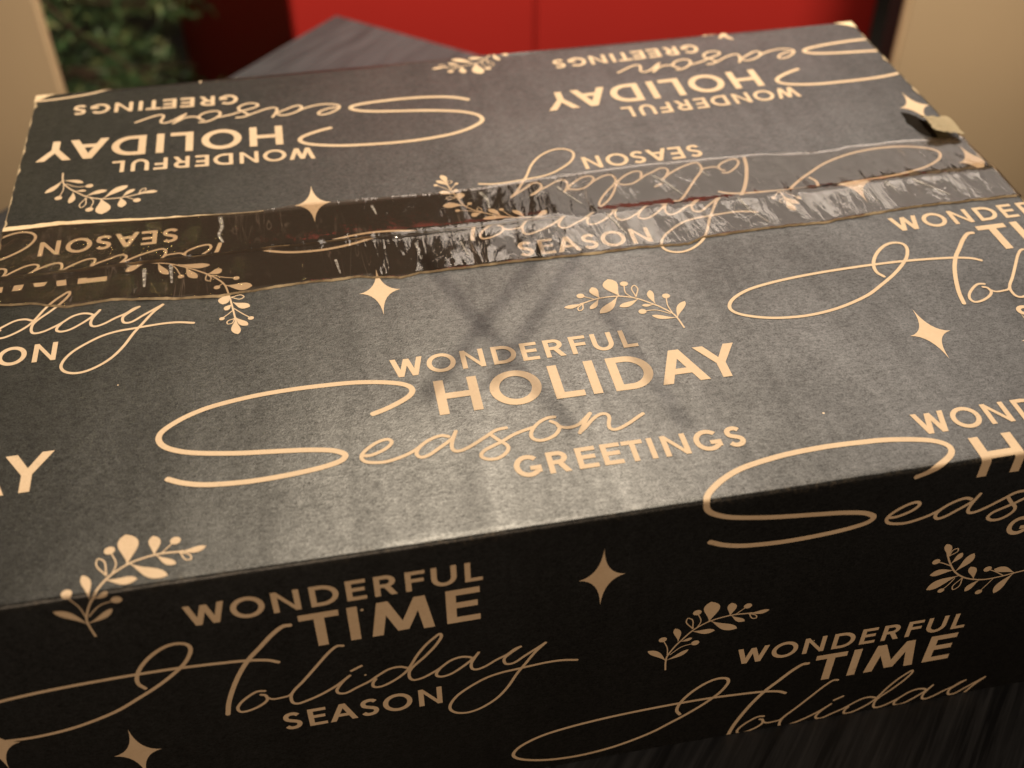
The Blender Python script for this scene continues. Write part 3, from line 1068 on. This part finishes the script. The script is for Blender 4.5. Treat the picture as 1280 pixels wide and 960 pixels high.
def lay(ink, fn, parent, tf, clip, kind, cut_fold=True, h0=0.00010):
    """transform the flat shapes (mm) onto a board sheet (m), trim them at its edges and follow its bends"""
    bm = bmesh.new()
    vs = []
    for x, y, h in ink.v:
        u, t = tf(x, y)
        vs.append(bm.verts.new((u, t, h)))
    for f in ink.f:
        try:
            bm.faces.new([vs[i] for i in f])
        except ValueError:
            pass
    u0, u1, t0, t1 = [c * 1e3 for c in clip]
    for co, no in (((u0, 0, 0), (1, 0, 0)), ((u1, 0, 0), (-1, 0, 0)), ((0, t0, 0), (0, 1, 0)), ((0, t1, 0), (0, -1, 0))):
        g = bm.verts[:] + bm.edges[:] + bm.faces[:]
        if not g:
            break
        bmesh.ops.bisect_plane(bm, geom=g, dist=1e-5, plane_co=co, plane_no=no, clear_inner=True)
    if not bm.faces:
        bm.free()
        return None
    xs = [v.co.x for v in bm.verts]
    ys = [v.co.y for v in bm.verts]
    cuts = [((x, 0, 0), (1, 0, 0)) for x in frange(min(xs), max(xs), 4.0)[1:-1]]
    yl = [y for y in frange(min(ys), max(ys), 4.0)[1:-1]]
    if cut_fold:
        for f0 in (0.0, -D * 1e3):
            yl += [f0 + q for q in (-8, -5, -3, -2, -1.021, -.77, -.51, -.255, 0, .255, .51, .77, 1.021, 2, 3, 5, 8)]
        yl += [-TS * 1e3 - q for q in (2, 5, 8, 11, 15, 19)]
    cuts += [((0, y, 0), (0, 1, 0)) for y in yl if min(ys) < y < max(ys)]
    for co, no in cuts:
        bmesh.ops.bisect_plane(bm, geom=bm.verts[:] + bm.edges[:] + bm.faces[:], dist=1e-5, plane_co=co, plane_no=no)
    for v in bm.verts:
        v.co = fn(v.co.x * 1e-3, v.co.y * 1e-3, h0 + v.co.z * 1e-3)
    bm.normal_update()
    for f in bm.faces:
        c = f.calc_center_median()
        out = Vector((c.x - W / 2, c.y - D / 2, (c.z - H * 0.35) * 2.2))
        ref = Vector((0, 0, 1)) if c.z > H - 0.0012 else Vector((-1, 0, 0)) if c.x < 0 else Vector((1, 0, 0)) if c.x > W else Vector((0, -1, 0.3)) if c.y < D / 2 else Vector((0, 1, 0.3))
        if f.normal.dot(ref) < 0:
            f.normal_flip()
    # a trimmed motif of which only two or three loose letters are left: each is its own print
    left, isl = set(bm.faces), []
    while left:
        st_ = [left.pop()]
        grp = set(st_)
        while st_:
            for e in st_.pop().edges:
                for g in e.link_faces:
                    if g in left:
                        left.discard(g)
                        grp.add(g)
                        st_.append(g)
        isl.append(grp)
    groups = [(g, [min(v.co[k] for f in g for v in f.verts) for k in range(3)], [max(v.co[k] for f in g for v in f.verts) for k in range(3)]) for g in isl]

    def near(p, q):
        gap = math.sqrt(sum(max(0.0, p[1][k] - q[2][k], q[1][k] - p[2][k]) ** 2 for k in range(3)))
        return gap <= max(0.019, 0.49 * max(p[2][k] - p[1][k] for k in range(3)), 0.49 * max(q[2][k] - q[1][k] for k in range(3)))
    comp = list(range(len(groups)))
    for i in range(len(groups)):
        for j in range(i):
            if comp[i] != comp[j] and near(groups[i], groups[j]):
                ci, cj = comp[i], comp[j]
                comp = [cj if c == ci else c for c in comp]
    merged = {}
    for c, g in zip(comp, groups):
        merged.setdefault(c, set()).update(g[0])
    groups = [(g, 0, 0) for g in merged.values()]
    if len(groups) > 1:
        for g, _, _ in groups[1:]:
            nb_ = bmesh.new()
            vm = {}
            for f in g:
                nb_.faces.new([vm[v] if v in vm else vm.setdefault(v, nb_.verts.new(v.co)) for v in f.verts])
            from_bm(PNAME[kind], nb_, MP_, parent)
            bmesh.ops.delete(bm, geom=list(g), context='FACES')
    return from_bm(PNAME[kind], bm, MP_, parent)


def shift(du, dt, shear=0.0, x0=0.0):
    return lambda x, y: (x + du, y + dt)


def turned(U0, T0, shear=0.0, xr=0.0):
    return lambda x, y: (U0 - x, T0 - y + shear * (U0 - x - xr))


def simil(k, th, tx, ty, mirror=False):
    c, s = k * math.cos(math.radians(th)), k * math.sin(math.radians(th))
    if mirror:
        return lambda x, y: (c * x + s * y + tx, s * x - c * y + ty)
    return lambda x, y: (c * x - s * y + tx, s * x + c * y + ty)


CF = (0.0004, W - 0.0004, -TS + 0.0003, H - 0.0008)
CBK = (0.0004, W - 0.0004, -D - 0.003, -TS - 0.0010)
INK = INKS
for du, dt in ((0, 0), (150.4, 55.2), (-209.6, 8.6)):
    lay(INK['a'], front_sheet, front_flap, shift(du, dt), CF, 'a')
for du, dt, tm_ in ((98.2, -199.8, 0.0), (-106.6, -173.9, 0.0044), (253.9, -130.9, 0.0)):
    lay(INK['b'], front_sheet, front_flap, shift(du, dt), (CF[0], CF[1], CF[2] + tm_, CF[3]), 'b')
for du, dt in ((0, 0), (164.0, 65.5)):
    lay(INK['b'], front_sheet, front_wall, shift(du, dt), CF, 'b')
lay(INK['sa'], front_sheet, front_flap, shift(0, 0), CF, 'sa')
lay(INK['sa'], front_sheet, front_wall, simil(0.959, 2.8, 166.0, 62.29), CF, 'sa')
lay(INK['sa'], front_sheet, front_flap, simil(0.971, 166.3, 263.4, -99.39, True), CF, 'sa')
lay(INK['sb'], front_sheet, front_flap, shift(0, 0), CF, 'sb')
lay(INK['sb'], front_sheet, front_flap, shift(204.8, -33.0), CF, 'sb')
k = Ink()
k.ribbon([(329.03, 56.09), (324.61, 56.78), (321.06, 57.27), (315.75, 58.01), (310.22, 58.02), (304.09, 55.84), (299.38, 52.03), (296.29, 47.35), (294.2, 42.98), (292.89, 39.49)], 0.6)
for l in [(321.06, 57.27, 316.76, 66.78, 3.2), (320.97, 56.98, 312.93, 53.3, 2.6), (309.23, 57.77, 305.39, 62.97, 2.4), (306.63, 56.73, 303.79, 50.06, 2.6), (300.75, 53.69, 290.85, 58.66, 3.8), (298.02, 50.38, 290.11, 50.98, 2.8), (298.7, 51.21, 303.13, 43.15, 3.2), (296.1, 46.65, 298.76, 41.88, 2.2), (294.2, 42.98, 291.92, 36.25, 2.3)]:
    k.leaf(*l)
for l in [(302.5, 55.05, 300.74, 60.85, 2.3), (294.28, 42.61, 296.54, 39.33, 1.9)]:
    k.leaf(*l, outline=0.4)
for b_ in [(310.47, 52.71, 1.4, 317.52, 57.76, 313.86, 54.86), (310.77, 64.59, 1.25, 314.06, 58.55, 312.31, 61.94), (296.38, 60.31, 1.15, 299.69, 54.77, 298.25, 57.78), (290.61, 44.45, 1.35, 296.21, 47.72, 293.17, 45.7)]:
    berry(k, *b_)
lay(k, front_sheet, front_wall, shift(0, 0), CF, 'sb')
for x, y, par in ((131.4, -113.0, front_flap), (304.9, -56.0, front_flap), (182.0, 26.4, front_wall), (40.4, 75.0, front_wall), (317.0, -144.6, front_flap), (4.0, 59.5, front_wall), (338.8, -46.5, front_flap)):
    lay(INK['st'], front_sheet, par, shift(x, y), CF, 'st')
# the rear flap carries the same sheet the other way up
lay(INK['a'], back_sheet, back_flap, turned(246.0, -283.0, 0.052, 110), CBK, 'a')
lay(INK['a'], back_sheet, back_flap, turned(455.1, -292.6, -0.040, 310), CBK, 'a')
lay(INK['b'], back_sheet, back_flap, turned(352.0, -109.6, -0.016, 240), CBK, 'b')
lay(INK['b'], back_sheet, back_flap, turned(147.2, -90.06), CBK, 'b')
lay(INK['sa'], back_sheet, back_flap, simil(1.017, -10.9, -21.7, -189.38, True), CBK, 'sa')
lay(INK['sa'], back_sheet, back_flap, simil(0.986, -178.3, 244.92, -281.09), CBK, 'sa')
lay(INK['sb'], back_sheet, back_flap, simil(0.84, 174.9, 225.13, -272.93), CBK, 'sb')
for x, y in ((112.3, -173.0), (368.0, -198.5), (371.0, -152.5)):
    lay(INK['st'], back_sheet, back_flap, shift(x, y), CBK, 'st')
k = Ink()
k.ribbon([(-6, -276.6), (0.02, -276.7), (11.6, -277.3), (24.8, -279.8), (35.3, -285.2)], 1.5)
lay(k, back_sheet, back_flap, shift(0, 0), CBK, 'c')
k = Ink()
k.leaf(69.2, -279.3, 69.2, -286.0, 2.6)
for l in ((301.8, -284.0, 302.4, -280.8, 2.2), (304.6, -284.5, 304.9, -281.2, 2.0), (307.0, -284.5, 307.0, -281.6, 1.8), (309.7, -285.0, 313.8, -274.6, 1.8), (315.6, -285.0, 307.6, -276.8, 1.8), (312.5, -284, 311.5, -279.0, 1.6)):
    k.leaf(*l)
lay(k, back_sheet, back_flap, shift(0, 0), CBK, 'sa')
# the two short sides
CS = (0.006, D - 0.006, 0.006, H - 0.001)
for fn, par in ((left_sheet, side_walls[0]), (right_sheet, side_walls[1])):
    lay(INK['b'], fn, par, shift(60, 28), CS, 'b', False)
    lay(INK['a'], fn, par, shift(-30, 84), CS, 'a', False)
    lay(INK['st'], fn, par, shift(44, 92), CS, 'st', False)
    lay(INK['sa'], fn, par, shift(170, 88), CS, 'sa', False)

# ---------------------------------------------------------------- packing tape over the seam
def top_at(u, y):
    return front_sheet(u, -y).z if y < TS else back_sheet(u, -y).z


def tape_z(u, y, e=1.0):
    """the film bridges the step at the seam and stands off in small wrinkles"""
    if abs(y - TS) < 0.006:
        k = (y - TS + 0.006) / 0.012
        z = top_at(u, TS - 0.006) * (1 - k) + top_at(u, TS + 0.006) * k
        z = max(z, top_at(u, y)) + 0.00012 * (1 - abs(2 * k - 1))
    else:
        z = top_at(u, y)
    rid = 0.00042 * math.exp(-((y - TS - 0.0006) / 0.0011) ** 2) * max(0.0, 1 - ((u - 0.168) / 0.036) ** 2) * (0.8 + 0.5 * n3(u * 160, 2.7))
    curl = (0.00016 + 0.0003 * max(0.0, n3(u * 90, y * 3, 8.0))) * max(0.0, 1 - e / 0.0014) ** 1.5
    wr = 0.00016 * n3(u * 130 + y * 40, y * 36, 4.0) + 0.00010 * n3(u * 330 - y * 90, y * 110, 6.0)
    return z + 0.00034 + wr + curl + max(0.0, rid)


bm = bmesh.new()
NU, NV = 300, 40
rows = []
for i in range(NU + 1):
    u = -0.0008 + (W + 0.0016) * i / NU
    y0 = tape_front(u) + 0.0006 * n3(u * 150, 1.0) + 0.0003 * n3(u * 420, 2.0)
    y1 = tape_back(u) + 0.0004 * n3(u * 120, 3.0)
    row = []
    for j in range(NV + 1):
        q = j / NV
        q = q - 0.765 * math.sin(2 * math.pi * q) / (2 * math.pi)      # finer rows at both cut edges
        y = y0 + (y1 - y0) * q
        uu = min(max(u, 0.0), W)
        row.append(bm.verts.new((u, y, tape_z(uu, y, min(y - y0, y1 - y)))))
    rows.append(row)
# folded down over both ends
for end, sgn in ((0, -1), (-1, 1)):
    prev = rows[end]
    for s in range(1, 13):
        dz = 0.0015 + s * 0.0035
        new = []
        for v in rows[end]:
            x = (0 if sgn < 0 else W) + sgn * (0.0011 + 0.0002 * n3(v.co.y * 90, dz * 90, 5))
            new.append(bm.verts.new((x, v.co.y, v.co.z - dz)))
        for a in range(NV):
            if sgn < 0:
                bm.faces.new((new[a], prev[a], prev[a + 1], new[a + 1]))
            else:
                bm.faces.new((prev[a], new[a], new[a + 1], prev[a + 1]))
        prev = new
for i in range(NU):
    for j in range(NV):
        bm.faces.new((rows[i][j], rows[i + 1][j], rows[i + 1][j + 1], rows[i][j + 1]))
bmesh.ops.recalc_face_normals(bm, faces=bm.faces)
tape = from_bm('packing_tape', bm, MTP, box, True, 'clear shiny brownish packing tape over the middle seam')

# ---------------------------------------------------------------- wear: torn liner, frayed cut edges
def ragged(name, pts_l, pts_r, mat, parent, label=None, th=0.0003):
    """thin strip of torn paper between two point rows, with thickness"""
    bm = bmesh.new()
    A = [bm.verts.new(p) for p in pts_l]
    B = [bm.verts.new(p) for p in pts_r]
    A2 = [bm.verts.new(Vector(p) - Vector((0, 0, th))) for p in pts_l]
    B2 = [bm.verts.new(Vector(p) - Vector((0, 0, th))) for p in pts_r]
    n = len(A)
    for i in range(n - 1):
        bm.faces.new((A[i], B[i], B[i + 1], A[i + 1]))
        bm.faces.new((A2[i], A2[i + 1], B2[i + 1], B2[i]))
        bm.faces.new((A[i], A[i + 1], A2[i + 1], A2[i]))
        bm.faces.new((B[i], B2[i], B2[i + 1], B[i + 1]))
    bm.faces.new((A[0], A2[0], B2[0], B[0]))
    bm.faces.new((A[-1], B[-1], B2[-1], A2[-1]))
    bmesh.ops.recalc_face_normals(bm, faces=bm.faces)
    return from_bm(name, bm, mat, parent, False, label)


# pale strip where the liner tore along the rear edge of the tape, left end
us = frange(0.0, 0.094, 0.0012)
la, lb = [], []
for u in us:
    y = tape_back(u)
    wdt = 0.0030 * max(0.10, 1 - (u / 0.080) ** 1.5) + 0.0005 * n3(u * 300, 4.4)
    la.append(back_sheet(u, -(y - 0.0010 + 0.0002 * n3(u * 500, 9)), 0.0008))
    lb.append(back_sheet(u, -(y - 0.0010 + max(0.0004, wdt)), 0.0006))
ragged('torn_strip', la, lb, MK_, back_flap, 'pale strip of torn paper along the tape')

# frayed cut edges of the flaps
for par, fn, u_in, tlo, thi, seed, wid in ((back_flap, back_sheet, 0.0, -D + 0.003, -TS, 1.0, 0.0017), (front_flap, front_sheet, 0.0, -TS, -0.005, 2.0, 0.0013),
                                           (back_flap, back_sheet, W, -D + 0.003, -TS, 3.0, 0.0015), (front_flap, front_sheet, W, -TS, -0.005, 4.0, 0.0012)):
    sg = 1 if u_in == 0 else -1
    la, lb = [], []
    for t in frange(tlo, thi, 0.0011):
        w_ = wid * (0.02 + max(0.0, 0.15 + 2.0 * n3(t * 130, seed * 5)) * (0.4 + 0.8 * abs(n3(t * 700, seed))))
        la.append(fn(u_in - sg * (0.0001 + 0.0003 * n3(t * 500, seed + 7)), t, 0.00012))
        lb.append(fn(u_in + sg * w_, t, 0.00022 + 0.0003 * abs(n3(t * 350, seed + 2))))
    ragged('frayed_edge', la, lb, MFRAY, par)
# bare corners of the rear flap
for u_in, sg in ((0.0, 1), (W, -1)):
    la, lb = [], []
    for i in range(8):
        s = i / 7
        la.append(back_sheet(u_in + sg * 0.0085 * s - sg * 0.0005, -D + 0.0006, 0.0003))
        lb.append(back_sheet(u_in + sg * 0.0085 * s - sg * 0.0005, -D + 0.0010 + 0.0065 * (1 - s) ** 1.4 + 0.0004 * n3(i * 1.7, u_in * 9), 0.0003))
    ragged('frayed_corner', la, lb, MK_, back_flap)

# torn liner curling up at the right edge, pale reverse showing, a dark hollow under it
bm = bmesh.new()
NA, NBB = 12, 9
grid = []
for i in range(NA + 1):
    s = i / NA                       # along x, from inside to the box edge
    row = []
    for j in range(NBB + 1):
        t = j / NBB                  # from the hinge towards the viewer
        jag = (0.0014 * n3(j * 1.1, 3.3) + 0.0008 * n3(j * 2.3, 7.3)) * (1 - s)
        x = 0.3640 + 0.0112 * s + jag - 0.0014 * t * (1 - s)
        y = 0.1880 - 0.0010 * s - (0.0165 + 0.0010 * s) * t + (0.0012 * n3(i * 0.55, 1.3) + 0.0006 * n3(i * 1.7, 9.3)) * t
        lift = (0.0022 + 0.0006 * (1 - s)) * min(1.0, t / 0.3) ** 0.6 + 0.0010 * (1 - s) ** 2 + 0.0003 * n3(i * 0.5, j * 0.5)
        row.append(bm.verts.new((x, y, H + ztop(x, y) + 0.00035 + lift)))
    grid.append(row)
for i in range(NA):
    for j in range(NBB):
        f = bm.faces.new((grid[i][j], grid[i][j + 1], grid[i + 1][j + 1], grid[i + 1][j]))
        f.smooth = True
ext = bmesh.ops.solidify(bm, geom=bm.faces[:], thickness=0.0009)
for v in bm.verts:
    v.co += Vector((n3(v.co.x * 900, v.co.y * 900, 1.0), n3(v.co.x * 900, v.co.y * 900, 2.0), 0.6 * n3(v.co.x * 700, v.co.y * 700, 3.0))) * 0.0007
bmesh.ops.recalc_face_normals(bm, faces=bm.faces)
from_bm('torn_liner', bm, MTN, back_flap, False, 'torn flake of liner curling up at the right edge, pale side out')

# milky stress creases in the film
tm = NT('whitened_tape_crease')
ta = tm.n('ShaderNodeBsdfTransparent')
td_ = tm.n('ShaderNodeBsdfDiffuse')
td_.inputs[0].default_value = (0.55, 0.50, 0.45, 1)
tx = tm.n('ShaderNodeMixShader')
tm.l(tm.mapr(tm.noise(tm.coord(), 700, 3, 0.6), 0.35, 0.65, 0.12, 0.55), tx.inputs[0])
tm.l(ta.outputs[0], tx.inputs[1])
tm.l(td_.outputs[0], tx.inputs[2])
tm.l(tx.outputs[0], tm.out.inputs[0])
PNAME['crease'] = 'crease'


def tape_sheet(u, t, h=0.0):
    return Vector((u, -t, tape_z(u, -t) + 0.00012 + h))


for pts_, w_ in (([(78.0, 169.5), (78.6, 163), (77.6, 158), (79.0, 152.5)], 1.5), ([(175.5, 167.5), (177.2, 162), (177.0, 156.5)], 1.5), ([(205.0, 165.5), (207.5, 160), (211.5, 152)], 1.1),
                 ([(243.5, 166), (247.0, 160), (250.5, 151)], 1.3), ([(219, 143), (221, 136), (222.5, 130)], 1.2), ([(270, 143.5), (272.5, 134), (276, 127)], 1.2),
                 ([(340, 143), (345.5, 136), (349, 131)], 1.3), ([(329, 143), (331.5, 138)], 1.0), ([(134, 166.5), (135, 160.5)], 1.0), ([(118, 134), (119, 126)], 1.0), ([(61, 142), (61.6, 132)], 1.3),
                 ([(52, 141), (52.4, 131.5)], 1.5), ([(262, 168), (264.5, 162)], 0.9), ([(318, 141), (321, 132)], 0.8), ([(147, 139), (147.6, 129)], 0.9), ([(163, 137), (164.5, 128)], 0.9)):
    k = Ink()
    k.ribbon([(x, -y) for x, y in pts_], w_, True, w_ * 0.55)
    o = lay(k, tape_sheet, tape, shift(0, 0), (0, W, -0.18, -0.115), 'crease', True, 0.0)
    o.data.materials.clear()
    o.data.materials.append(tm.mat)

# added unseen wires above the box, put there only to throw crossed shadows on it
LP = Vector((0.27, 0.60, 1.20))
shadow_rig = thing('shadow_wires', (0.18, 0.16, 0.28), 'added unseen wires over the box that throw crossed soft shadows on it', 'shadow caster')
MWIRE = mat_paint('dark_wire', (0.03, 0.025, 0.02), 0.5, 0.4)


def over(x, y, f=0.14):
    p = Vector((x * 1e-3, y * 1e-3, H))
    return p + (LP - p) * f


for (xa, ya), (xb, yb) in (((148, 132), (181, 34)), ((194, 131), (139, 57)), ((203, 122), (160, 59)), ((203, 96), (214, 30))):
    bm = bmesh.new()
    tube_bm(bm, [over(xa, ya), over((xa + xb) / 2, (ya + yb) / 2), over(xb, yb)], 0.0012, 0.0012, 8)
    from_bm('wire', bm, MWIRE, shadow_rig, True)
bm = bmesh.new()
tube_bm(bm, [over(160, 100), over(160, 100) + Vector((0.01, -0.1, 0.9)), over(160, 100) + Vector((0.01, -0.1, 1.6))], 0.0005, 0.0005, 5)
from_bm('thread', bm, MWIRE, shadow_rig, True)

# the cut front edge of the film: its highlight painted as a thin ragged pale rim
la, lb = [], []
for u in frange(0.002, W - 0.001, 0.0009):
    y0 = tape_front(u) + 0.0006 * n3(u * 150, 1.0) + 0.0003 * n3(u * 420, 2.0)
    wd = 0.00022 + 0.0007 * max(0.0, n3(u * 110, 6.6)) + 0.0003 * abs(n3(u * 600, 3.6))
    z0 = front_sheet(u, -y0).z
    la.append(Vector((u, y0 - wd * 0.6, z0 + 0.00016)))
    lb.append(Vector((u, y0 + wd * 0.6, z0 + 0.00072)))
ragged('tape_rim_highlight', la, lb, MFRAY, tape, None, 0.0001)

# the pit the flake tore open: its shade painted on as a flat near-black patch
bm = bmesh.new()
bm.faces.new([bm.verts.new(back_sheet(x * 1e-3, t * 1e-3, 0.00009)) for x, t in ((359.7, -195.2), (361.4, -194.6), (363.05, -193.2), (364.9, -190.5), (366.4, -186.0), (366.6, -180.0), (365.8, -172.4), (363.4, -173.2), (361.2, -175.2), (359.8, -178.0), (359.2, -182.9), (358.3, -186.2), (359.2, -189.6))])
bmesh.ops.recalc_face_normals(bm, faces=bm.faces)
from_bm('pit_shade', bm, mat_paint('painted_pit_shade', (0.010, 0.008, 0.006), 0.95, 0.05, 0.4, 400), back_flap)
